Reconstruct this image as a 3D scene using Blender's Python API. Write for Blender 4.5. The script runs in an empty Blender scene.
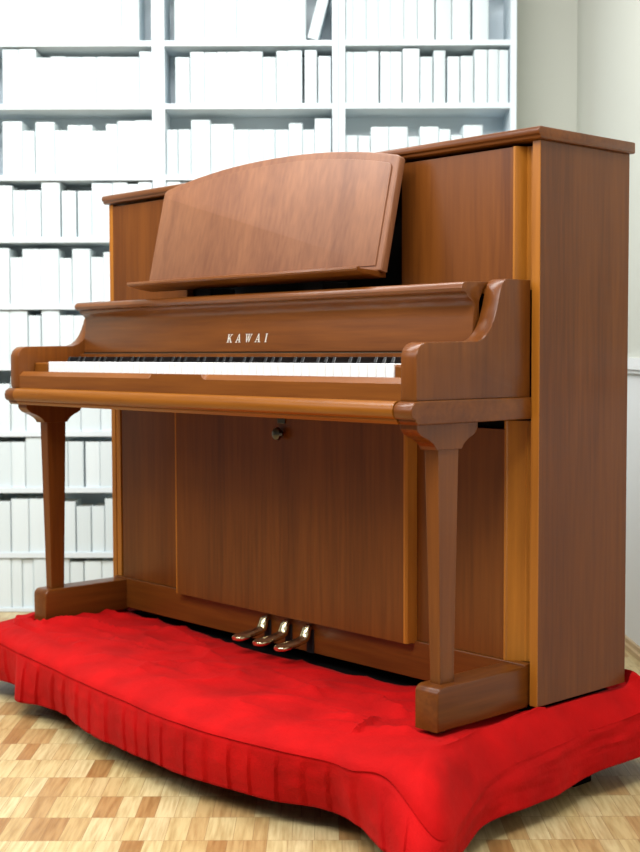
import bpy, bmesh, math, random
from mathutils import Vector, Matrix, noise
random.seed(7)
scene = bpy.context.scene
COL = scene.collection
PI = math.pi

# ------------------------------------------------------------------ helpers
def link(name, bm, mat, parent=None, smooth=False, loc=None):
    me = bpy.data.meshes.new(name)
    bmesh.ops.recalc_face_normals(bm, faces=bm.faces[:])
    bm.to_mesh(me); bm.free()
    for m in (mat if isinstance(mat, (list, tuple)) else [mat]):
        me.materials.append(m)
    if smooth:
        me.polygons.foreach_set('use_smooth', [True] * len(me.polygons))
        me.set_sharp_from_angle(angle=math.radians(35))
    o = bpy.data.objects.new(name, me); COL.objects.link(o)
    if parent: o.parent = parent
    if loc: o.location = loc
    return o

def thing(name, label, cat, loc=(0, 0, 0), rotz=0.0, group=None):
    o = bpy.data.objects.new(name, None); COL.objects.link(o)
    o.empty_display_size = .1
    o.location = loc; o.rotation_euler = (0, 0, rotz)
    return tag(o, label, cat, group)

def tag(o, label, cat, group=None):
    o['label'] = label; o['category'] = cat
    if group: o['group'] = group
    return o

def struct(o, label, cat):
    o['kind'] = 'structure'; o['label'] = label; o['category'] = cat
    return o

def bevel(bm, w, seg=2, edges=None):
    if w > 0:
        bmesh.ops.bevel(bm, geom=(edges if edges is not None else bm.edges[:]), offset=w, segments=seg,
                        profile=.5, affect='EDGES', clamp_overlap=True)
    return bm

def merge(bm, other):
    me = bpy.data.meshes.new('tmp'); other.to_mesh(me); other.free()
    bm.from_mesh(me); bpy.data.meshes.remove(me)
    return bm

def box(x0, x1, y0, y1, z0, z1, bev=0.0, seg=2):
    bm = bmesh.new()
    bmesh.ops.create_cube(bm, size=1.0)
    for v in bm.verts:
        v.co = Vector((x0 + (v.co.x + .5) * (x1 - x0), y0 + (v.co.y + .5) * (y1 - y0), z0 + (v.co.z + .5) * (z1 - z0)))
    return bevel(bm, bev, seg)

def prism(pts, a, b, axis='X', bev=0.0, seg=2):
    """closed outline pts extruded from a to b along axis; pts are the two other coordinates in xyz order"""
    bm = bmesh.new()
    def P(p, t):
        return {'X': (t, p[0], p[1]), 'Y': (p[0], t, p[1]), 'Z': (p[0], p[1], t)}[axis]
    A = [bm.verts.new(P(p, a)) for p in pts]; B = [bm.verts.new(P(p, b)) for p in pts]
    n = len(pts)
    fa = bm.faces.new(A); fb = bm.faces.new(B[::-1])
    for i in range(n):
        bm.faces.new((A[i], A[(i + 1) % n], B[(i + 1) % n], B[i]))
    bmesh.ops.recalc_face_normals(bm, faces=bm.faces[:])
    if bev > 0:
        es = list(set(fa.edges[:] + fb.edges[:]))
        bevel(bm, bev, seg, es)
    return bm

def hull_taper(x0, x1, y0, y1, z0, X0, X1, Y0, Y1, z1, bev=0.0):
    """four-sided tapered post: rectangle at z0 to rectangle at z1"""
    bm = bmesh.new()
    a = [bm.verts.new(p) for p in ((x0, y0, z0), (x1, y0, z0), (x1, y1, z0), (x0, y1, z0))]
    b = [bm.verts.new(p) for p in ((X0, Y0, z1), (X1, Y0, z1), (X1, Y1, z1), (X0, Y1, z1))]
    bm.faces.new(a[::-1]); bm.faces.new(b)
    for i in range(4): bm.faces.new((a[i], a[(i + 1) % 4], b[(i + 1) % 4], b[i]))
    bmesh.ops.recalc_face_normals(bm, faces=bm.faces[:])
    return bevel(bm, bev, 2)

def lathe(prof, c, axis='Z', n=24):
    """prof: (radius, height) pairs around axis through c"""
    bm = bmesh.new(); rings = []
    for r, h in prof:
        ring = []
        for k in range(n):
            a = 2 * PI * k / n; u, v = r * math.cos(a), r * math.sin(a)
            p = {'Z': (u, v, h), 'Y': (u, h, v), 'X': (h, u, v)}[axis]
            ring.append(bm.verts.new((c[0] + p[0], c[1] + p[1], c[2] + p[2])))
        rings.append(ring)
    for i in range(len(rings) - 1):
        for k in range(n):
            bm.faces.new((rings[i][k], rings[i][(k + 1) % n], rings[i + 1][(k + 1) % n], rings[i + 1][k]))
    bm.faces.new(rings[0]); bm.faces.new(rings[-1])
    return bm

def loft(rings):
    """rings: lists of points of equal length, capped both ends"""
    bm = bmesh.new(); R = [[bm.verts.new(p) for p in r] for r in rings]
    n = len(R[0])
    for i in range(len(R) - 1):
        for k in range(n):
            bm.faces.new((R[i][k], R[i][(k + 1) % n], R[i + 1][(k + 1) % n], R[i + 1][k]))
    bm.faces.new(R[0][::-1]); bm.faces.new(R[-1])
    return bm

def sstep(t):
    t = max(0, min(1, t)); return t * t * (3 - 2 * t)

def lin(c):  # sRGB 0-255 to linear
    f = lambda u: u / 12.92 if u <= .04045 else ((u + .055) / 1.055) ** 2.4
    return tuple(f(v / 255) for v in c) + (1,)

# ------------------------------------------------------------------ materials
def new_mat(name, rough=.5, col=(128, 128, 128), metal=0.0, spec=.5):
    m = bpy.data.materials.new(name); m.use_nodes = True
    b = m.node_tree.nodes['Principled BSDF']
    b.inputs['Base Color'].default_value = lin(col); b.inputs['Roughness'].default_value = rough
    b.inputs['Metallic'].default_value = metal; b.inputs['Specular IOR Level'].default_value = spec
    return m, m.node_tree, b

def ramp(nt, stops):
    r = nt.nodes.new('ShaderNodeValToRGB')
    e = r.color_ramp.elements
    while len(e) < len(stops): e.new(.5)
    for i, (p, c) in enumerate(stops):
        e[i].position = p; e[i].color = lin(c)
    return r

def wood(name, dark, light, grain='Z', rough=.3, scale=1.0, coat=.0):
    m, nt, b = new_mat(name, rough, spec=.34)
    N, L = nt.nodes, nt.links
    tc = N.new('ShaderNodeTexCoord'); mp = N.new('ShaderNodeMapping')
    s = {'Z': (30, 30, 1.6), 'X': (1.6, 30, 30), 'Y': (30, 1.6, 30)}[grain]
    mp.inputs['Scale'].default_value = [k * scale for k in s]
    L.new(tc.outputs['Object'], mp.inputs['Vector'])
    big = N.new('ShaderNodeTexNoise'); big.inputs['Scale'].default_value = .32; big.inputs['Detail'].default_value = 4
    big.inputs['Distortion'].default_value = .6
    fine = N.new('ShaderNodeTexNoise'); fine.inputs['Scale'].default_value = 3.2; fine.inputs['Detail'].default_value = 5
    for n in (big, fine): L.new(mp.outputs['Vector'], n.inputs['Vector'])
    mx = N.new('ShaderNodeMath'); mx.operation = 'MULTIPLY_ADD'
    mx.inputs[1].default_value = .42
    L.new(fine.outputs['Fac'], mx.inputs[0])
    m2 = N.new('ShaderNodeMath'); m2.operation = 'MULTIPLY'; m2.inputs[1].default_value = .58
    L.new(big.outputs['Fac'], m2.inputs[0]); L.new(m2.outputs[0], mx.inputs[2])
    r = ramp(nt, [(.36, dark), (.64, light)])
    L.new(mx.outputs[0], r.inputs['Fac']); L.new(r.outputs['Color'], b.inputs['Base Color'])
    b.inputs['Coat Weight'].default_value = coat; b.inputs['Coat Roughness'].default_value = .5
    bp = N.new('ShaderNodeBump'); bp.inputs['Strength'].default_value = .06; bp.inputs['Distance'].default_value = .002
    L.new(fine.outputs['Fac'], bp.inputs['Height']); L.new(bp.outputs['Normal'], b.inputs['Normal'])
    return m

VEN_D, VEN_L = (88, 45, 13), (116, 65, 21)
SOL_D, SOL_L = (118, 66, 10), (144, 86, 16)
VZ = wood('veneer_vertical', VEN_D, VEN_L, 'Z')
VX = wood('veneer_lengthwise', VEN_D, VEN_L, 'X')
VY = wood('veneer_front_to_back', VEN_D, VEN_L, 'Y')
SZ = wood('solid_wood_vertical', (148, 90, 26), (176, 112, 38), 'Z')
SX = wood('solid_wood_lengthwise', SOL_D, SOL_L, 'X')
MX = wood('key_slip_wood', (104, 56, 14), (128, 74, 22), 'X')
DESKW = wood('music_desk_veneer', (110, 66, 40), (136, 88, 56), 'Z', rough=.5, coat=.3)
BLACK, _, _ = new_mat('dark_interior', .9, (14, 12, 12))
IVORY, _, _ = new_mat('white_key_plastic', .25, (240, 240, 238))
EBONY, _, _ = new_mat('black_key_plastic', .3, (16, 16, 18))
BRASS, _, _ = new_mat('polished_brass', .25, (222, 208, 170), 1.0)
STEEL, _, _ = new_mat('dark_metal', .3, (90, 84, 76), 1.0)
LETTER, _, _ = new_mat('silver_lettering', .35, (232, 228, 218), .3)
FELT, _, _ = new_mat('dark_felt', .95, (42, 40, 22))
WHITE, _, _ = new_mat('white_shelf_lacquer', .45, (210, 221, 227))
PLAT, _, _ = new_mat('platform_paint', 1.0, (10, 9, 9), spec=.05)

def book_material():
    m, nt, b = new_mat('white_book_cover', .6)
    N, L = nt.nodes, nt.links
    oi = N.new('ShaderNodeObjectInfo')
    r = ramp(nt, [(0, (200, 213, 217)), (1, (212, 224, 228))])
    L.new(oi.outputs['Random'], r.inputs['Fac']); L.new(r.outputs['Color'], b.inputs['Base Color'])
    return m
BOOK = book_material()
PAGES, _, _ = new_mat('book_page_edges', .9, (232, 230, 222))

def velvet():
    m, nt, b = new_mat('red_cloth', .85, spec=.15)
    N, L = nt.nodes, nt.links
    tc = N.new('ShaderNodeTexCoord')
    n1 = N.new('ShaderNodeTexNoise'); n1.inputs['Scale'].default_value = 9; n1.inputs['Detail'].default_value = 6
    n2 = N.new('ShaderNodeTexNoise'); n2.inputs['Scale'].default_value = 260; n2.inputs['Detail'].default_value = 3
    for n in (n1, n2): L.new(tc.outputs['Object'], n.inputs['Vector'])
    r = ramp(nt, [(.3, (158, 3, 4)), (.7, (190, 6, 8))])
    L.new(n1.outputs['Fac'], r.inputs['Fac']); L.new(r.outputs['Color'], b.inputs['Base Color'])
    b.inputs['Sheen Weight'].default_value = .12; b.inputs['Sheen Roughness'].default_value = .4
    b.inputs['Sheen Tint'].default_value = lin((255, 90, 90))
    bp = N.new('ShaderNodeBump'); bp.inputs['Strength'].default_value = .35; bp.inputs['Distance'].default_value = .002
    L.new(n2.outputs['Fac'], bp.inputs['Height'])
    b2 = N.new('ShaderNodeBump'); b2.inputs['Strength'].default_value = .7; b2.inputs['Distance'].default_value = .014
    L.new(n1.outputs['Fac'], b2.inputs['Height']); L.new(bp.outputs['Normal'], b2.inputs['Normal'])
    L.new(b2.outputs['Normal'], b.inputs['Normal'])
    return m
RED = velvet()

def parquet():
    """rows of short narrow wooden fingers, 0.12 m long and about 0.03 m wide"""
    m, nt, b = new_mat('finger_parquet', .38)
    N, L = nt.nodes, nt.links
    def math_(op, a, c=None):
        n = N.new('ShaderNodeMath'); n.operation = op
        for i, v in enumerate((a, c)):
            if v is None: continue
            if isinstance(v, (int, float)): n.inputs[i].default_value = v
            else: L.new(v, n.inputs[i])
        return n.outputs[0]
    tc = N.new('ShaderNodeTexCoord'); sp = N.new('ShaderNodeSeparateXYZ')
    L.new(tc.outputs['Object'], sp.inputs[0])
    yr = math_('DIVIDE', math_('ADD', sp.outputs['Y'], .1225 * 31 - .081), .1225)
    row = math_('FLOOR', yr); yf = math_('SUBTRACT', yr, row)
    wn = N.new('ShaderNodeTexWhiteNoise'); wn.noise_dimensions = '1D'; L.new(row, wn.inputs['W'])
    xo = math_('ADD', math_('DIVIDE', sp.outputs['X'], .040), math_('MULTIPLY', wn.outputs['Value'], 900))
    vo = N.new('ShaderNodeTexVoronoi'); vo.voronoi_dimensions = '1D'; vo.inputs['Scale'].default_value = 1; vo.inputs['Randomness'].default_value = .75
    ve = N.new('ShaderNodeTexVoronoi'); ve.voronoi_dimensions = '1D'; ve.feature = 'DISTANCE_TO_EDGE'; ve.inputs['Scale'].default_value = 1; ve.inputs['Randomness'].default_value = .75
    for n in (vo, ve): L.new(xo, n.inputs['W'])
    w2 = N.new('ShaderNodeTexWhiteNoise'); w2.noise_dimensions = '3D'; L.new(vo.outputs['Color'], w2.inputs['Vector'])
    ex = ve.outputs['Distance']
    r = ramp(nt, [(0, (158, 118, 70)), (.08, (174, 140, 92)), (.2, (190, 165, 114)), (.5, (196, 177, 127)), (.8, (202, 185, 140)), (1, (186, 160, 110))])
    L.new(w2.outputs['Value'], r.inputs['Fac'])
    mp = N.new('ShaderNodeMapping'); mp.inputs['Scale'].default_value = (120, 9, 1)
    L.new(tc.outputs['Object'], mp.inputs['Vector'])
    av = N.new('ShaderNodeVectorMath'); av.operation = 'ADD'
    L.new(mp.outputs[0], av.inputs[0])
    sc_ = N.new('ShaderNodeVectorMath'); sc_.operation = 'SCALE'; sc_.inputs['Scale'].default_value = 40
    L.new(w2.outputs['Color'], sc_.inputs[0]); L.new(sc_.outputs[0], av.inputs[1])
    gn = N.new('ShaderNodeTexNoise'); gn.inputs['Scale'].default_value = 1; gn.inputs['Detail'].default_value = 4
    L.new(av.outputs[0], gn.inputs['Vector'])
    gr = ramp(nt, [(.3, (205, 190, 170)), (.62, (255, 255, 255))])
    L.new(gn.outputs['Fac'], gr.inputs['Fac'])
    mul = N.new('ShaderNodeMix'); mul.data_type = 'RGBA'; mul.blend_type = 'MULTIPLY'; mul.inputs['Factor'].default_value = .8
    L.new(r.outputs['Color'], mul.inputs['A']); L.new(gr.outputs['Color'], mul.inputs['B'])
    # joints
    ey = math_('MINIMUM', yf, math_('SUBTRACT', 1, yf))
    gx = math_('LESS_THAN', ex, .018); gy = math_('LESS_THAN', ey, .009)
    g = math_('MULTIPLY', math_('MAXIMUM', gx, gy), .5)
    mj = N.new('ShaderNodeMix'); mj.data_type = 'RGBA'; L.new(g, mj.inputs['Factor'])
    L.new(mul.outputs['Result'], mj.inputs['A']); mj.inputs['B'].default_value = lin((120, 84, 50))
    L.new(mj.outputs['Result'], b.inputs['Base Color'])
    return m

def plaster(name, col, sc=30):
    m, nt, b = new_mat(name, .85, col, spec=.2)
    N, L = nt.nodes, nt.links
    n = N.new('ShaderNodeTexNoise'); n.inputs['Scale'].default_value = sc; n.inputs['Detail'].default_value = 6
    tc = N.new('ShaderNodeTexCoord'); L.new(tc.outputs['Object'], n.inputs['Vector'])
    bp = N.new('ShaderNodeBump'); bp.inputs['Strength'].default_value = .1; bp.inputs['Distance'].default_value = .004
    L.new(n.outputs['Fac'], bp.inputs['Height']); L.new(bp.outputs['Normal'], b.inputs['Normal'])
    return m

# ------------------------------------------------------------------ the room
BACK = 4.79
def rx(y, d=0.0):                       # inner face of the right wall, which is not quite square to the back wall
    return .922 + (BACK - y) * .0293 - d
struct(link('floor', box(-4.5, 1.3, -1.5, BACK + .1, -.08, 0), parquet()), 'pale parquet floor of short wooden fingers laid in rows', 'floor')
WALLP = plaster('beige_wallpaper', (192, 194, 184))
DADO = plaster('white_dado_paint', (226, 230, 230))
struct(link('wall_back', box(-4.5, 1.02, BACK, BACK + .1, 0, 2.7), WALLP), 'plain beige wall behind the bookcases', 'wall')
def wall_run(d, z0, z1, t=.1):
    return prism([(rx(-1.5, d), -1.5), (rx(BACK, d), BACK), (rx(BACK) + t, BACK), (rx(-1.5) + t, -1.5)], z0, z1, 'Z')
w = struct(link('wall_right', wall_run(0, .86, 2.7), WALLP), 'pale beige wall right of the piano', 'wall')
link('dado_panel', wall_run(.002, 0, .86), DADO, w)
tr = wall_run(.018, .850, .884, .0)
merge(tr, wall_run(.012, .838, .850, .0))
struct(link('trim_1', tr, DADO), 'white chair rail along the right wall', 'trim')
BASEW = wood('baseboard_wood', (176, 150, 112), (200, 176, 138), 'Y')
bs = wall_run(.022, 0, .016, .0); merge(bs, wall_run(.012, .016, .030, .0))
struct(link('baseboard_right', bs, BASEW), 'low pale wooden baseboard of the right wall', 'baseboard')

# ------------------------------------------------------------------ bookcases and books
SHELF_Z = [1.969, 1.756, 1.515, 1.303, 1.073, .863, .633, .437, .209, .014]
YF, DEPTH, TOPZ = 4.587, .19, 2.20
def bookcase(x0, x1, label):
    t = thing('bookcase', label, 'bookcase', ((x0 + x1) / 2, YF, 0), group=None)
    cx = (x0 + x1) / 2; a, b = x0 - cx, x1 - cx
    for s in (a, b - .0215):
        link('side_panel', box(s, s + .0215, 0, DEPTH, 0, TOPZ, .0008, 1), WHITE, t)
    link('back_panel', box(a + .02, b - .02, DEPTH - .008, DEPTH, .01, TOPZ - .002), WHITE, t)
    for z in SHELF_Z + [TOPZ]:
        th = .013 if z < .05 else .019
        link('shelf', box(a + .0212, b - .0212, .001, DEPTH - .008, z - th, z, .0008, 1), WHITE, t)
    link('plinth', box(a + .0212, b - .0212, .02, .035, 0, .002), WHITE, t)
    return t
bookcase(-1.17, -.5505, 'tall white bookcase on the left, partly behind the piano, full of white books')
bookcase(-.5495, .0668, 'tall white bookcase in the middle, holding one leaning book in its top row')
bookcase(.0682, .676, 'tall white bookcase on the right, next to the bare beige wall')

BOOKS = {"A0":[1968,[[-1115,-1060,171], [-1060,-1004,178], [-1004,-951,168], [-951,-898,178], [-898,-837,171], [-837,-797,181], [-798,-731,168], [-731,-675,178], [-675,-615,172]]],"A1":[1755,[[-1085,-1029,186], [-1029,-971,188], [-970,-920,158], [-920,-867,161], [-867,-814,159], [-814,-763,159], [-763,-715,160], [-715,-660,159], [-660,-616,158], [-616,-574,178]]],"A2":[1514,[[-1088,-1021,183], [-1020,-978,151], [-976,-910,181], [-908,-865,152], [-865,-824,170], [-824,-779,170], [-779,-733,151], [-733,-694,173], [-693,-632,183], [-632,-573,185]]],"A3":[1303,[[-1115,-1059,177], [-1057,-1012,161], [-1011,-961,161], [-958,-894,188], [-889,-839,159], [-833,-785,158], [-784,-713,184], [-713,-661,188], [-661,-624,181], [-624,-575,188]]],"A4":[1073,[[-1122,-1071,192], [-1069,-1026,161], [-1026,-964,189], [-964,-900,189], [-899,-856,158], [-854,-792,189], [-790,-747,161], [-747,-695,178]]],"A5":[863,[[-1122,-1074,194], [-1074,-1012,193], [-1010,-967,171], [-963,-901,193], [-900,-853,171], [-853,-801,170]]],"A6":[632,[[-1126,-1076,165], [-1074,-1024,192], [-1023,-960,202], [-908,-832,200], [-831,-764,192], [-763,-703,199]]],"A7":[437,[[-1130,-1076,158], [-1075,-1027,158], [-1025,-963,180], [-911,-878,159], [-877,-824,159], [-817,-767,158], [-766,-706,158]]],"A8":[210,[[-1133,-1081,179], [-1078,-1018,187], [-1017,-959,187], [-914,-855,177], [-851,-801,160], [-799,-754,160], [-752,-701,187]]],"A9":[14,[[-1133,-1082,172], [-1081,-1044,172], [-1043,-1004,170], [-1003,-958,173], [-920,-878,173], [-876,-829,160], [-826,-766,162], [-765,-707,162]]],"B0":[1968,[[-494,-451,170], [-451,-392,177], [-392,-337,166], [-337,-281,176], [-281,-242,180], [-242,-211,169], [-211,-144,166], [-144,-102,177], [-102,-44,170]]],"B1":[1755,[[-492,-443,157], [-441,-393,175], [-393,-349,175], [-349,-315,176], [-315,-274,176], [-274,-236,176], [-236,-193,176], [-193,-147,158], [-146,-106,179], [-106,-58,180], [-49,-7,180], [-3,41,161]]],"B2":[1516,[[-526,-486,154], [-484,-441,154], [-440,-374,186], [-373,-294,173], [-293,-241,153], [-241,-191,153], [-191,-152,153], [-152,-104,153], [-104,-57,174], [-57,-16,153], [-15,41,190]]],"B3":[1302,[[-527,-476,188], [-475,-417,187]]],"C0":[1971,[[91,117,164], [117,163,171], [163,205,161], [205,246,171], [246,291,165], [292,337,172], [338,396,161], [400,454,171], [456,519,164], [526,581,171]]],"C1":[1764,[[91,120,174], [120,164,174], [164,205,176], [210,246,174], [246,284,174], [287,345,185], [347,390,157], [393,434,178], [440,482,157], [485,530,159], [533,578,181], [580,616,181], [617,650,180]]],"C2":[1542,[[90,133,133], [135,176,131], [178,239,161], [240,305,161], [306,346,129], [347,411,162], [412,452,153], [454,493,133], [495,562,166]]]}
def book_mesh():
    """unit book: spine toward -Y, 1 wide, 1 deep, 1 tall, with covers standing proud of the page block"""
    bm = bmesh.new()
    n = 8; t = .055
    out = [(-.5, 1.0), (-.5, .025)] + [(-.5 * math.cos(PI * k / n), .025 - .025 * math.sin(PI * k / n)) for k in range(1, n)] + [(.5, .025), (.5, 1.0)]
    inn = [(.5 - t, 1.0), (.5 - t, .06), (-.5 + t, .06), (-.5 + t, 1.0)]
    merge(bm, prism(out + inn, 0, 1, 'Z'))
    pg = box(-.5 + t, .5 - t, .03, .97, .02, .975)
    for f in pg.faces: f.material_index = 1
    merge(bm, pg)
    return bm
ORD = ['first', 'second', 'third', 'fourth', 'fifth', 'sixth', 'seventh', 'eighth', 'ninth', 'tenth', 'eleventh', 'twelfth', 'thirteenth']
ROWN = ['top visible row', 'second row down', 'third row down', 'fourth row down', 'fifth row down', 'sixth row down', 'seventh row down', 'eighth row down', 'ninth row down', 'lowest row']
CASE = {'A': 'left bookcase', 'B': 'middle bookcase', 'C': 'right bookcase'}
proto = None
def put_book(x0, x1, z, h, label, group, lean=0.0, setback=None):
    global proto
    if proto is None:
        o = proto = link('book', book_mesh(), [BOOK, PAGES])
    else:
        o = proto.copy(); COL.objects.link(o)
    o.location = ((x0 + x1) / 2, YF + (random.uniform(.006, .014) if setback is None else setback), z + .0004)
    o.scale = (max(.01, x1 - x0 - .0006), random.uniform(.125, .15), h)
    o.rotation_euler = (0, lean, 0)
    return tag(o, label, 'book', group)
for key, (zb, rows) in BOOKS.items():
    c, r = key[0], int(key[1]); z = SHELF_Z[r]
    group = 'white books on the %s of the %s' % (ROWN[r], CASE[c])
    n = len(rows)
    split = 3 if key in ('A6', 'A7', 'A8') else 4 if key == 'A9' else None
    for i, (a, b, h) in enumerate(rows):
        if r > 0: h = min(h, (SHELF_Z[r - 1] - .019 - z) * 1000 - 4)
        if split and i < split:
            lab = 'white book, %s left of the piano\'s left leg, %s, left bookcase' % (ORD[split - 1 - i] , ROWN[r])
        elif split:
            lab = 'white book, %s right of the piano\'s left leg, %s, left bookcase' % (ORD[i - split], ROWN[r])
        else:
            size = 'narrow' if b - a < 42 else 'wide' if b - a > 62 else 'medium-width'
            lab = '%s white book, %s from left on the %s of the %s' % (size, ORD[i], ROWN[r], CASE[c])
        put_book(a / 1000, b / 1000, z, h / 1000, lab, group)
# the one that leans
lb = put_book(0, .038, SHELF_Z[0] + .0012, .178, 'white book leaning right against the side of the middle bookcase, top visible row', 'white books on the top visible row of the middle bookcase', math.radians(15))
lb.location.x = -.021 ; lb.location.z = SHELF_Z[0] + .0055

# ------------------------------------------------------------------ platform under the piano
PX, PY, ANG = .4274, 2.5837, .8322          # right front foot of the case, and how far it is turned from the back wall
PZ = .20                                    # height of the case bottom
W, D, HT = 1.50, .2965, 1.1124
c_, s_ = math.cos(ANG), math.sin(ANG)
ORIGIN = (PX - W * c_, PY + W * s_, PZ)     # left front corner of the case
plat = thing('platform', 'low dark platform hidden under the red cloth, its feet on the parquet', 'platform', (ORIGIN[0], ORIGIN[1], 0), -ANG)
link('deck', box(.01, 1.49, -.312, .35, .130, .1755, .003), PLAT, plat)
for x in (.21, .86, 1.45):
    for y in (-.275, .18):
        link('leg', box(x - .03, x + .03, y - .03, y + .03, 0, .130, .003), PLAT, plat)

# ------------------------------------------------------------------ the piano
piano = thing('upright_piano', 'brown wooden upright piano with open keyboard standing on a red cloth', 'piano', ORIGIN, -ANG)
P = lambda name, bm, mat, parent=None, smooth=False: link(name, bm, mat, parent or piano, smooth)
# case sides with their solid front edge
for s in (0, 1):
    X = (lambda v: v) if s == 0 else (lambda v: W - v)
    xs = sorted((X(0), X(.019)))
    sp_ = P('side_panel', box(xs[0], xs[1], .0018, D, 0, HT, .001), VZ)
    P('edge_strip', box(xs[0], xs[1], 0, .0022, 0, HT, .0008), SZ, sp_)
P('back_panel', box(.019, 1.481, D - .02, D - .004, .02, HT), BLACK)
P('bottom_board', box(.019, 1.481, .03, D - .02, .0, .02), BLACK)
P('inner_shelf', box(.019, 1.481, .03, D - .02, .55, .57), BLACK)
# lid
P('lid', prism([(-.008, 1.1128), (-.012, 1.1145), (-.013, 1.119), (-.017, 1.122), (-.0185, 1.128), (-.016, 1.134), (-.010, 1.1365), (.298, 1.1365), (.302, 1.134), (.302, 1.1155), (.299, 1.1128)], -.0105, 1.5105, 'X', .003), VX, smooth=True)
# upper front panel with the opening behind the music desk
up = box(.0215, .36, -.002, .018, .825, 1.105)
for b in ((1.13, 1.443, -.002, .018, .825, 1.105), (.36, 1.13, -.002, .018, 1.098, 1.105), (.36, 1.13, -.002, .018, .825, .84)):
    merge(up, box(*b))
upper = P('upper_panel', up, VZ)
P('dark_recess', box(.34, 1.15, .10, .108, .82, 1.10), BLACK)
def chamfer(z0, z1, s, e):
    X = (lambda v: v) if s == 0 else (lambda v: W - v)
    pts = [(X(e + .008), -.004), (X(e + .008), -.0075), (X(e + .006), -.009), (X(e + .002), -.009), (X(e), -.0055), (X(.044), .015), (X(.040), .0145), (X(.036), .018), (X(.019), .021), (X(.019), .026), (X(e + .008), .024)]
    return prism(pts if s == 0 else pts[::-1], z0, z1, 'Z')
P('edge_moulding', chamfer(.825, 1.105, 1, .053), SZ, upper)
# lower front
lower = P('lower_panel', box(.058, 1.424, -.004, .016, .0842, .548), VZ)
P('edge_moulding', chamfer(.0836, .566, 1, .072), SZ, lower)
P('edge_strip', box(.0195, .040, .002, .02, .0795, .566, .001), SZ, lower)
cp = P('center_panel', prism([(.348, -.032), (1.163, -.032), (1.171, -.027), (1.171, -.0045), (.341, -.0045), (.341, -.027)], .079, .553, 'Z', .0), VZ)
for s in (0, 1):
    X = (lambda v: v) if s == 0 else (lambda v: W - v)
    dx = .009 if s == 0 else -.003
    pts = [(X(.339 + dx), -.0322), (X(.334 + dx), -.0322), (X(.330 + dx), -.028), (X(.325 + dx), -.0045), (X(.339 + dx), -.0045)]
    P('edge_moulding', prism(pts if s == 0 else pts[::-1], .079, .553, 'Z'), SZ, cp)
P('base_board', box(.0225, 1.4775, -.010, .012, .002, .0835, .002), VX)
# latch
P('latch_knob', lathe([(.004, -.031), (.004, -.040), (.013, -.041), (.0155, -.046), (.0135, -.052), (.006, -.055)], (.768, 0, .513), 'Y', 20), STEEL, smooth=True)
P('latch_plate', box(.755, .781, -.036, -.031, .537, .549, .001), STEEL)
# keybed, front moulding, arms and their mouldings
P('keybed', box(.07, 1.43, -.318, .02, .574, .612), VX)
P('key_moulding', prism([(-.30, .6135), (-.330, .6135), (-.336, .611), (-.341, .604), (-.343, .596), (-.341, .588), (-.336, .582), (-.331, .580), (-.331, .577), (-.326, .571), (-.30, .571)], 0.064, 1.436, 'X'), SX, smooth=True)
arm_prof = [(0, .6145), (-.322, .6145), (-.3235, .62), (-.3235, .692)]
arm_prof += [(-.2955 - .028 * math.cos(a), .692 + .0285 * math.sin(a)) for a in [PI / 2 * k / 7 for k in range(1, 8)]]
arm_prof += [(-.175, .7225), (-.158, .7225), (-.142, .728), (-.129, .737), (-.118, .750), (-.109, .766), (-.102, .784), (-.0965, .802), (-.091, .822), (-.086, .833), (-.079, .840), (-.070, .843), (0, .843)]
for s in (0, 1):
    X = (lambda v: v) if s == 0 else (lambda v: W - v)
    xs = sorted((X(.0215), X(.0615)))
    arm = P('arm', prism(arm_prof, xs[0], xs[1], 'X', .0022), VZ, smooth=True)
    xm = sorted((X(.0175), X(.064)))
    P('arm_moulding', prism([(0, .6142), (-.318, .6142), (-.330, .612), (-.338, .606), (-.341, .597), (-.340, .588), (-.335, .5815), (-.329, .580), (-.329, .577), (-.323, .571), (0, .571)], xm[0], xm[1], 'X', .004, 3), VX, arm, smooth=True)
    # key block beside the keys
    xk = sorted((X(.062), X(.1245)))
    P('key_block', box(xk[0], xk[1], -.276, -.1385, .641, .679, .004), MX)
# key slip with a grip notch in the middle
def slip_section(x, ch):
    ch = max(ch, .0006)
    return [(x, y, z) for y, z in ((-.300, .6138), (-.3215, .6138), (-.3215, .656 - ch), (-.3215 + ch, .656), (-.300, .656))]
ks = loft([slip_section(x, ch) for x, ch in ((.062, .011), (.637, .011), (.645, .0095), (.650, .006), (.653, .0)
    , (.836, .0), (.839, .006), (.844, .0095), (.852, .011), (1.438, .011))])
P('key_slip', ks, MX)
# keys
KX0, KW = .127, 1.246 / 52
wk = bk = None
for i in range(52):
    if wk is None:
        bm = box(-KW / 2 + .0005, KW / 2 - .0005, -.2735, -.139, .640, .681, .0012, 1)
        k = wk = P('white_key', bm, IVORY)
    else:
        k = wk.copy(); COL.objects.link(k); k.parent = piano
    k.location = (KX0 + (i + .5) * KW, 0, 0)
pat = [1, 3, 4, 6, 7]           # after which white key of an octave starting at A a black one sits
for i in range(52):
    if (i % 7) in (0, 2, 3, 5, 6) and i < 51:
        if bk is None:
            bm = hull_taper(-.0055, .0055, -.232, -.139, .678, -.0042, .0042, -.225, -.139, .6935, .001)
            k = bk = P('black_key', bm, EBONY)
        else:
            k = bk.copy(); COL.objects.link(k); k.parent = piano
        k.location = (KX0 + (i + 1) * KW, 0, 0)
P('name_rail', box(.0625, 1.4375, -.138, -.112, .641, .7015, .001), VX)
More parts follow.
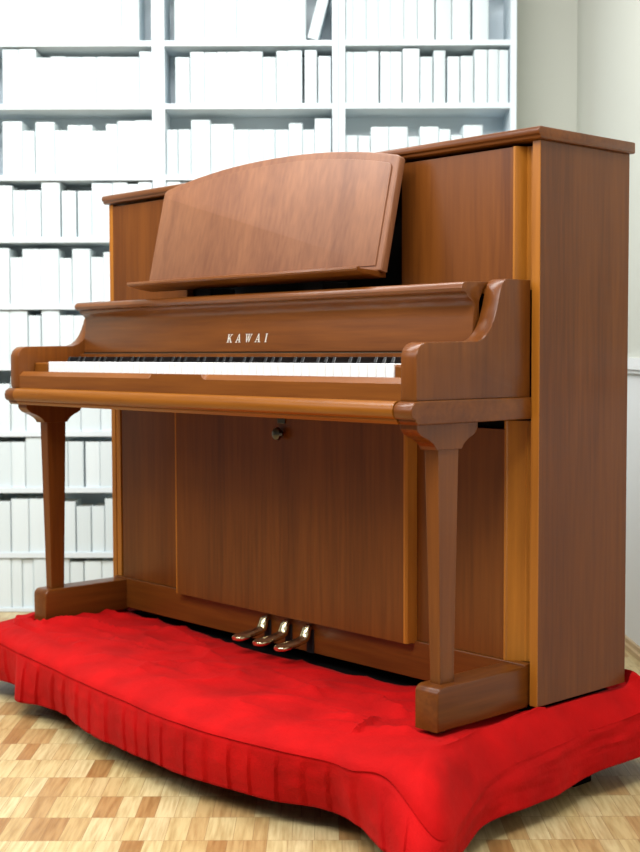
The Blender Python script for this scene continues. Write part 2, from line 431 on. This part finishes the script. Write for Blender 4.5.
# fallboard standing open
fbp = [(-.132, .7035), (-.134, .706), (-.130, .770), (-.128, .788), (-.130, .797), (-.137, .803), (-.143, .807), (-.147, .811), (-.148, .815), (-.152, .8165), (-.160, .819), (-.163, .825), (-.161, .832), (-.155, .8365), (-.12, .838), (-.02, .838), (-.02, .826), (-.10, .824), (-.112, .80), (-.112, .7035)]
fb = P('fallboard', prism([(y + .008, z) for y, z in fbp], .0635, 1.4365, 'X', .0015), VX, smooth=True)
P('felt_strip', box(.0645, 1.4355, -.1265, -.104, .6985, .7035), FELT, fb)
P('top_ledge', box(.0625, 1.4375, -.09, .006, .815, .826), VX)
P('keyboard_floor', box(.0645, 1.4355, -.30, .01, .612, .640), BLACK)
# lettering on the fallboard
def letter(strokes, x, hgt):
    bm = bmesh.new()
    for st in strokes:
        vs = [bm.verts.new((x + (px + .22 * py) * hgt, 0, py * hgt)) for px, py in st]
        f = bm.faces.new(vs)
    r = bmesh.ops.extrude_face_region(bm, geom=bm.faces[:])
    for v in [g for g in r['geom'] if isinstance(g, bmesh.types.BMVert)]: v.co.y -= .0012
    return bm
serif = lambda x0, x1, y: [(x0, y), (x1, y), (x1, y + .07), (x0, y + .07)]
LT = {
 'K': [[(.10, 0), (.27, 0), (.27, 1), (.10, 1)], serif(.0, .37, 0), serif(.0, .37, .93), [(.27, .42), (.36, .50), (.80, .97), (.72, 1.0), (.27, .52)], [(.34, .55), (.48, .62), (.86, .04), (.68, 0)], serif(.58, .95, 0), serif(.60, .92, .93)],
 'A': [[(.06, 0), (.14, 0), (.44, .80), (.50, 1), (.42, 1)], [(.42, 1), (.54, 1), (.84, 0), (.66, 0)], [(.22, .27), (.68, .27), (.66, .35), (.25, .35)], serif(-.06, .28, 0), serif(.54, .96, 0)],
 'W': [[(.08, 1), (.25, 1), (.42, 0), (.33, 0)], [(.33, 0), (.40, 0), (.68, .95), (.60, 1)], [(.52, 1), (.68, 1), (.84, 0), (.76, 0)], [(.76, 0), (.83, 0), (1.12, 1), (1.04, 1)], serif(-.02, .36, .93), serif(.44, .78, .93), serif(.94, 1.22, .93)],
 'I': [[(.10, 0), (.27, 0), (.27, 1), (.10, 1)], serif(.0, .37, 0), serif(.0, .37, .93)],
}
bm = bmesh.new(); x = 0; LH = .0195
for ch, adv in (('K', .0325), ('A', .033), ('W', .0375), ('A', .034), ('I', .01)):
    merge(bm, letter(LT[ch], x, LH)); x += adv
bmesh.ops.transform(bm, verts=bm.verts[:], matrix=Matrix.Translation((.679, -.1245, .7265)) @ Matrix.Rotation(math.radians(-5), 4, 'X'))
lt = P('brand_lettering', bm, LETTER, fb); lt['label'] = 'silver brand lettering on the fallboard'
# music desk leaning on the upper panel
desk_h = .262; tilt = math.atan2(.064, .278)
def desk_outline(inset=0.0):
    hw = .418 - inset; pts = [(-hw, inset * .6), (hw, inset * .6), (hw, .242 - inset)]
    pts += [(hw - .004, .2475 - inset), (hw - .012, .251 - inset)]
    n = 22
    for k in range(1, n):
        t = 1 - 2 * k / n
        pts.append((t * (hw - .012), .251 - inset + .038 * (1 - abs(t) ** 2.2)))
    pts += [(-hw + .012, .251 - inset), (-hw + .004, .2475 - inset), (-hw, .242 - inset)]
    return pts
MD = Matrix.Translation((.757, -.110, .872)) @ Matrix.Rotation(-tilt, 4, 'X')
bm = prism(desk_outline(), 0, .020, 'Y', .004, 3)
bmesh.ops.transform(bm, verts=bm.verts[:], matrix=MD)
desk = P('music_desk', bm, DESKW, smooth=True)
# raised face panel bordered by a narrow groove
bm = prism(desk_outline(.017), -.003, .001, 'Y', .0018, 2)
bmesh.ops.transform(bm, verts=bm.verts[:], matrix=MD)
P('desk_face', bm, DESKW, desk, smooth=True)
bm = prism([(-.170, .8785), (-.172, .874), (-.170, .8705), (-.150, .8655), (-.105, .858), (-.085, .858), (-.085, .872), (-.107, .872), (-.160, .8755), (-.164, .8795)], .335, 1.165, 'X', .002)
P('desk_ledge', bm, VX, desk, smooth=True)
for x in (.55, .95):
    P('desk_hinge', box(x - .03, x + .03, -.095, -.02, .8375, .8585, .002), BLACK, desk)
# legs
for s in (0, 1):
    X = (lambda v: v) if s == 0 else (lambda v: W - v)
    xs = lambda a, b: tuple(sorted((X(a), X(b))))
    t0 = xs(.038, .0725); t1 = xs(.041, .067)
    leg = P('leg', hull_taper(t1[0], t1[1], -.238, -.199, .0785, t0[0], t0[1], -.248, -.191, .5225, .0015), VZ)
    cap = [(-.310, .571), (-.310, .5615), (-.306, .5565), (-.299, .550), (-.289, .5455), (-.278, .541), (-.267, .5345), (-.260, .528), (-.256, .5215),
           (-.187, .5215), (-.183, .528), (-.176, .5345), (-.166, .541), (-.155, .5455), (-.148, .550), (-.144, .5565), (-.142, .5615), (-.142, .571)]
    xc = xs(.033, .076)
    P('capital', prism(cap, xc[0], xc[1], 'X', .0015), VZ, leg)
    xb = xs(.0215, .0815)
    foot = [(-.265, -.004), (-.265, .0635)] + [(-.249 - .016 * math.cos(a), .0635 + .016 * math.sin(a)) for a in [PI / 2 * k / 5 for k in range(1, 6)]] + [(.0, .0795), (.0, -.004)]
    P('foot_block', prism(foot, xb[0], xb[1], 'X', .004, 3), VY, leg, smooth=True)
    P('glide', lathe([(.014, -.0122), (.016, -.011), (.016, -.0085), (.010, -.007), (.010, .0)], (X(.052), -.235, 0), 'Z', 18), STEEL, leg, smooth=True)
for x in (.10, 1.40):
    for y in (.06, .23):
        P('caster', lathe([(.022, -.0240), (.026, -.021), (.026, -.009), (.012, -.006), (.012, .003)], (x, y, 0), 'Z', 16), STEEL, smooth=True)
# pedals
def pedal(x):
    rings = []
    path = [(-.012, .060, .0085, .006), (-.018, .0625, .0105, .008), (-.023, .058, .0115, .009), (-.026, .048, .0125, .0095), (-.030, .040, .0135, .0095),
            (-.038, .035, .0140, .008), (-.054, .032, .0150, .0075), (-.072, .0295, .0185, .0072), (-.090, .0280, .0205, .007), (-.103, .0270, .0200, .007), (-.111, .0265, .0150, .0062), (-.1155, .0265, .008, .0045)]
    for i, (y, z, hw, th) in enumerate(path):
        a = path[max(0, i - 1)]; b = path[min(len(path) - 1, i + 1)]
        d = Vector((0, b[0] - a[0], b[1] - a[1])).normalized(); nrm = Vector((0, -d.z, d.y))
        if nrm.z < 0: nrm = -nrm
        r = []
        for k in range(14):
            q = 2 * PI * k / 14
            cs, sn = math.cos(q), math.sin(q)
            r.append(Vector((x, y, z)) + Vector((1, 0, 0)) * hw * math.copysign(abs(cs) ** .7, cs) + nrm * th * math.copysign(abs(sn) ** .8, sn))
        rings.append(r)
    return loft(rings)
for x in (.688, .765, .842):
    pd = P('pedal', pedal(x), BRASS, smooth=True)
    P('pedal_slot', box(x - .012, x + .012, -.0125, -.0095, .002, .058), BLACK, pd)

# ------------------------------------------------------------------ red cloth draped over the platform
CTRL = [  # ridge on top, seam, lower hem (case coordinates), pleat amount
 ((.75, .375, -.018), (.75, .40, -.04), (.75, .41, -.15), .3),
 ((.20, .375, -.018), (.18, .40, -.04), (.18, .41, -.15), .3),
 ((-.04, .36, -.018), (-.09, .40, -.04), (-.10, .41, -.15), .3),
 ((-.06, .10, -.018), (-.13, .10, -.045), (-.15, .10, -.15), .5),
 ((-.07, -.16, -.018), (-.14, -.19, -.048), (-.165, -.20, -.155), .6),
 ((-.04, -.29, -.018), (-.08, -.365, -.05), (-.095, -.385, -.152), .8),
 ((.06, -.32, -.018), (.065, -.388, -.045), (.055, -.375, -.148), 1),
 ((.13, -.325, -.018), (.15, -.400, -.045), (.135, -.378, -.150), 1),
 ((.19, -.33, -.018), (.22, -.412, -.045), (.205, -.425, -.160), 1),
 ((.40, -.35, -.018), (.43, -.437, -.045), (.385, -.412, -.155), 1),
 ((.60, -.37, -.018), (.64, -.464, -.045), (.64, -.467, -.152), 1),
 ((.88, -.39, -.018), (.945, -.489, -.045), (.935, -.483, -.153), 1),
 ((1.10, -.385, -.018), (1.128, -.481, -.045), (1.105, -.465, -.154), 1),
 ((1.23, -.375, -.018), (1.251, -.463, -.045), (1.225, -.441, -.154), 1),
 ((1.35, -.36, -.017), (1.365, -.438, -.044), (1.335, -.406, -.154), 1),
 ((1.42, -.35, -.016), (1.43, -.443, -.045), (1.415, -.415, -.156), 1),
 ((1.49, -.335, -.016), (1.515, -.432, -.046), (1.55, -.470, -.160), .9),
 ((1.52, -.315, -.016), (1.635, -.435, -.118), (1.66, -.500, -.186), .5),
 ((1.522, -.27, -.014), (1.600, -.330, -.110), (1.61, -.350, -.176), .2),
 ((1.512, -.20, -.010), (1.560, -.220, -.085), (1.568, -.235, -.160), .1),
 ((1.508, -.10, -.008), (1.548, -.10, -.072), (1.567, -.10, -.157), .1),
 ((1.508, .00, -.007), (1.545, .00, -.068), (1.565, -.02, -.157), .1),
 ((1.508, .08, -.006), (1.540, .08, -.065), (1.545, .085, -.155), .1),
 ((1.508, .17, -.006), (1.544, .17, -.06), (1.556, .17, -.142), .1),
 ((1.508, .293, -.008), (1.548, .28, -.055), (1.560, .29, -.142), .1),
 ((1.496, .328, .019), (1.548, .36, -.04), (1.560, .40, -.145), .1),
 ((1.25, .375, -.01), (1.25, .40, -.04), (1.25, .41, -.15), .3),
]
def cat(a, b, c, d, t):
    return .5 * ((2 * b) + (c - a) * t + (2 * a - 5 * b + 4 * c - d) * t * t + (3 * b - a - 3 * c + d) * t ** 3)
def ring_at(u):
    n = len(CTRL); i = int(math.floor(u)) % n; t = u - math.floor(u)
    g = [CTRL[(i + k - 1) % n] for k in range(4)]
    return [Vector([cat(*[q[j][e] for q in g], t) for e in range(3)]) for j in range(3)] + [cat(*[q[3] for q in g], t)]
# long soft creases on the top: start, end, half width, height
CREASE = [((.10, -.24), (.30, -.12), .014, .010), ((.34, -.24), (.50, -.20), .010, .006), ((.20, -.31), (.42, -.25), .016, .006),
          ((.45, -.12), (.72, -.17), .018, .008), ((.62, -.28), (.86, -.22), .016, .007), ((.86, -.16), (1.10, -.21), .02, .008),
          ((1.00, -.30), (1.22, -.24), .016, .006), ((1.16, -.12), (1.34, -.20), .016, .009), ((1.302, -.232), (1.37, -.42), .006, .008),
          ((.02, -.10), (.16, -.06), .018, .010), ((-.03, -.20), (.10, -.28), .016, .012), ((.52, -.33), (.74, -.31), .018, .005), ((1.38, -.30), (1.50, -.25), .014, .007),
          ((.30, -.06), (.55, -.09), .014, .010), ((1.22, -.30), (1.34, -.27), .012, .006)]
def crease_height(x, y):
    h = 0
    for (ax, ay), (bx, by), w, a in CREASE:
        dx, dy = bx - ax, by - ay; L2 = dx * dx + dy * dy
        t = ((x - ax) * dx + (y - ay) * dy) / L2
        tc = max(0, min(1, t)); ex, ey = ax + dx * tc - x, ay + dy * tc - y
        wob = .006 * math.sin(t * 9 + ax * 20)
        d = math.hypot(ex, ey) + wob * .4
        env = math.sin(PI * (.08 + .84 * tc)) ** .7
        side = (x - ax) * dy - (y - ay) * dx
        ww = w * (1.0 if side > 0 else .45)       # one flank steeper than the other
        h += a * env * math.exp(-(d / ww) ** 2)
    return h
def inner_y(x):
    pts = [(-.2, .0), (.40, .0), (.55, -.03), (.75, -.045), (.95, -.035), (1.2, -.008), (1.6, .0)]
    for (a, ya), (b, yb) in zip(pts, pts[1:]):
        if a <= x <= b: return ya + (yb - ya) * sstep((x - a) / (b - a))
    return 0
def cloth():
    """a ring of cloth: its inner edge lies just under the case front, the outer edge hangs as a pleated skirt"""
    bm = bmesh.new()
    NU = 900; NI, NS, NK = 40, 8, 16
    samples = []
    dense = [(k * len(CTRL) / 4000, ring_at(k * len(CTRL) / 4000)[1]) for k in range(4001)]
    L = [0]
    for a, b in zip(dense, dense[1:]): L.append(L[-1] + (b[1] - a[1]).length)
    j = 0
    for k in range(NU):
        tgt = L[-1] * k / NU
        while L[j + 1] < tgt: j += 1
        samples.append((dense[j][0] + (dense[j + 1][0] - dense[j][0]) * (tgt - L[j]) / max(1e-9, L[j + 1] - L[j]), tgt))
    # pleat edges at uneven distances along the seam
    rnd = random.Random(3); edges = [0]
    while edges[-1] < L[-1]: edges.append(edges[-1] + rnd.uniform(.045, .085))
    grid = []; pi_ = 0
    for u, ar in samples:
        R, S, B, pl = ring_at(u)
        sx = min(1.46, max(.04, R.x)); sy = min(.30, max(inner_y(sx), R.y))
        I = Vector((sx, sy, -.0215))
        colv = []
        for i in range(NI):
            t = i / NI
            p = I.lerp(R, t)
            p.z = -.0215 + (R.z + .0215) * sstep(t * 1.2)
            if p.y < .02 or p.x < 0:
                fade = min(1, t * 6)
                wv = noise.noise(Vector((p.x * 4.0 - p.y * 3.5, p.y * 8 + p.x * 2.5, 1.3)))
                w2 = noise.noise(Vector((p.x * 11 + p.y * 8, p.y * 17 - p.x * 6, 4.3)))
                rg = 1 - abs(noise.noise(Vector((p.x * 5.2 + p.y * 1.5, p.y * 10 - p.x * 3.5, 5.1)))) * 2.4
                p.z += .003 + .0055 * wv + .003 * w2 + .007 * max(0, rg) ** 3 + fade * 1.5 * crease_height(p.x, p.y)
                dx = (p.x - .04) / .13; dy = (p.y + .20) / .16
                p.z += .020 * math.exp(-dx * dx - dy * dy)
            if 1.40 < p.x < 1.50 and -.28 < p.y: p.z = min(p.z, -.012 if p.y < -.02 else -.010)
            elif .0 < p.x < 1.5 and p.y > -.02: p.z = min(p.z, -.008)
            if .015 < p.x < .09 and -.275 < p.y: p.z = min(p.z, -.006)
            if p.y < -.19 and -.28 < p.y and (.02 < p.x < .085 or 1.415 < p.x < 1.48): p.z = -.0132
            p.z = max(p.z, -.0222)
            colv.append(p)
        out = (S - R); out.z = 0
        out = out.normalized() if out.length > 1e-6 else Vector((0, -1, 0))
        for i in range(NS + 1):
            t = i / NS
            front = min(1, pl * 1.5)
            a1 = math.sin(t * PI / 2) * front + t * (1 - front); a2 = (1 - math.cos(t * PI / 2)) * front + t * (1 - front)
            p = Vector((R.x + (S.x - R.x) * a1, R.y + (S.y - R.y) * a1, R.z + (S.z - R.z) * a2))
            wv = noise.noise(Vector((p.x * 7, p.y * 9, p.z * 8 + 1.3))); w2 = noise.noise(Vector((ar * 24, t * 2, 7)))
            if i == NS: p += out * .001 * front
            p.z += math.sin(PI * (.5 + t / 2)) * .003 * front + (.0035 * wv + .002 * w2 * math.sin(PI * t)) * min(1, t * 3 + .2)
            colv.append(p)
        while ar > edges[pi_ + 1]: pi_ += 1
        fr_ = (ar - edges[pi_]) / (edges[pi_ + 1] - edges[pi_])
        wobble = noise.noise(Vector((pi_ * 3.7, 0, 0)))
        step = fr_ if fr_ < .95 else (1 - fr_) / .05 * .95
        for i in range(NK + 1):
            t = i / NK
            p = S.lerp(B, t)
            p += out * (math.sin(PI * min(1, t * 1.1)) * (.005 if pl > .25 else .003))
            if i == 0: p += (out * -.0025 - Vector((0, 0, .002))) * min(1, pl * 1.2)
            k = (min(1, t * 4) * .6 + .4 * t) * pl
            p += out * ((.0075 + .003 * wobble) * (step - .45) * k + .006 * t * pl * noise.noise(Vector((ar * 5, t * .8, 3))))
            p += out * .0022 * noise.noise(Vector((ar * 22, t * 5, 11))) * min(1, t * 4)
            if pl < .35:
                p += out * (.006 * noise.noise(Vector((ar * 4 + t * 1.9, t * 3.4, 8))) + .004 * noise.noise(Vector((ar * 11 - t * 4, t * 7, 2)))) * math.sin(PI * min(1, t + .1))
            p.z += t * (.003 * noise.noise(Vector((ar * 9, 0, 9))) + .003 * (step - .5) * pl)
            colv.append(p)
        grid.append([bm.verts.new(p) for p in colv])
    n = len(grid); m = len(grid[0])
    for i in range(n):
        for k in range(m - 1):
            bm.faces.new((grid[i][k], grid[(i + 1) % n][k], grid[(i + 1) % n][k + 1], grid[i][k + 1]))
    bmesh.ops.remove_doubles(bm, verts=bm.verts[:], dist=.0003)
    return bm
cl = link('red_cloth', cloth(), RED, smooth=True, loc=ORIGIN)
cl.data.set_sharp_from_angle(angle=math.radians(42))
cl.rotation_euler = (0, 0, -ANG)
tag(cl, 'bright red pleated cloth draped over the low platform beneath the piano', 'cloth')
so = cl.modifiers.new('thickness', 'SOLIDIFY'); so.thickness = .002; so.offset = -1

# ------------------------------------------------------------------ light
world = bpy.data.worlds.new('daylight'); scene.world = world; world.use_nodes = True
bg = world.node_tree.nodes['Background']; bg.inputs['Color'].default_value = (.93, .97, 1, 1); bg.inputs['Strength'].default_value = .16
def area(name, loc, target, sx, sy, power, col=(1, 1, 1)):
    l = bpy.data.lights.new(name, 'AREA'); l.shape = 'RECTANGLE'; l.size = sx; l.size_y = sy; l.energy = power; l.color = col
    o = bpy.data.objects.new(name, l); COL.objects.link(o); o.location = loc
    o.rotation_euler = (Vector(target) - Vector(loc)).to_track_quat('-Z', 'Y').to_euler()
    return o
area('ceiling_light', (-.7, 3.15, 2.65), (-.7, 3.7, 0), 2.8, .5, 86, (1, .99, .97))
area('ceiling_light', (-1.0, 1.3, 2.65), (-1.0, 1.5, 0), 3.0, .5, 126, (1, .98, .95))
area('window_light', (-3.4, 2.2, 2.4), (0, 3.4, .9), 2.2, 1.0, 32, (.97, .99, 1))
scene.cycles.diffuse_bounces = 8; scene.cycles.max_bounces = 12

# ------------------------------------------------------------------ camera
F, PITCH, ROLL, CAMH = 1324.1, .0551, -.0029, .7017 + PZ
cam = bpy.data.cameras.new('camera'); co = bpy.data.objects.new('camera', cam); COL.objects.link(co)
R = Vector((1, 0, 0)); U = Vector((0, math.sin(PITCH), math.cos(PITCH))); Fw = Vector((0, math.cos(PITCH), -math.sin(PITCH)))
r = R * math.cos(ROLL) + U * math.sin(ROLL); u = U * math.cos(ROLL) - R * math.sin(ROLL)
M = Matrix(((r.x, u.x, -Fw.x, 0), (r.y, u.y, -Fw.y, 0), (r.z, u.z, -Fw.z, CAMH), (0, 0, 0, 1)))
co.matrix_world = M
cam.sensor_fit = 'HORIZONTAL'; cam.sensor_width = 36; cam.lens = F * 36 / 640
cam.dof.use_dof = True; cam.dof.focus_distance = 2.8; cam.dof.aperture_fstop = 6.5
cam.clip_start = .05
scene.camera = co
scene.view_settings.view_transform = 'Standard'; scene.view_settings.look = 'None'
scene.view_settings.exposure = 0; scene.view_settings.gamma = 1; scene.view_settings.use_curve_mapping = False
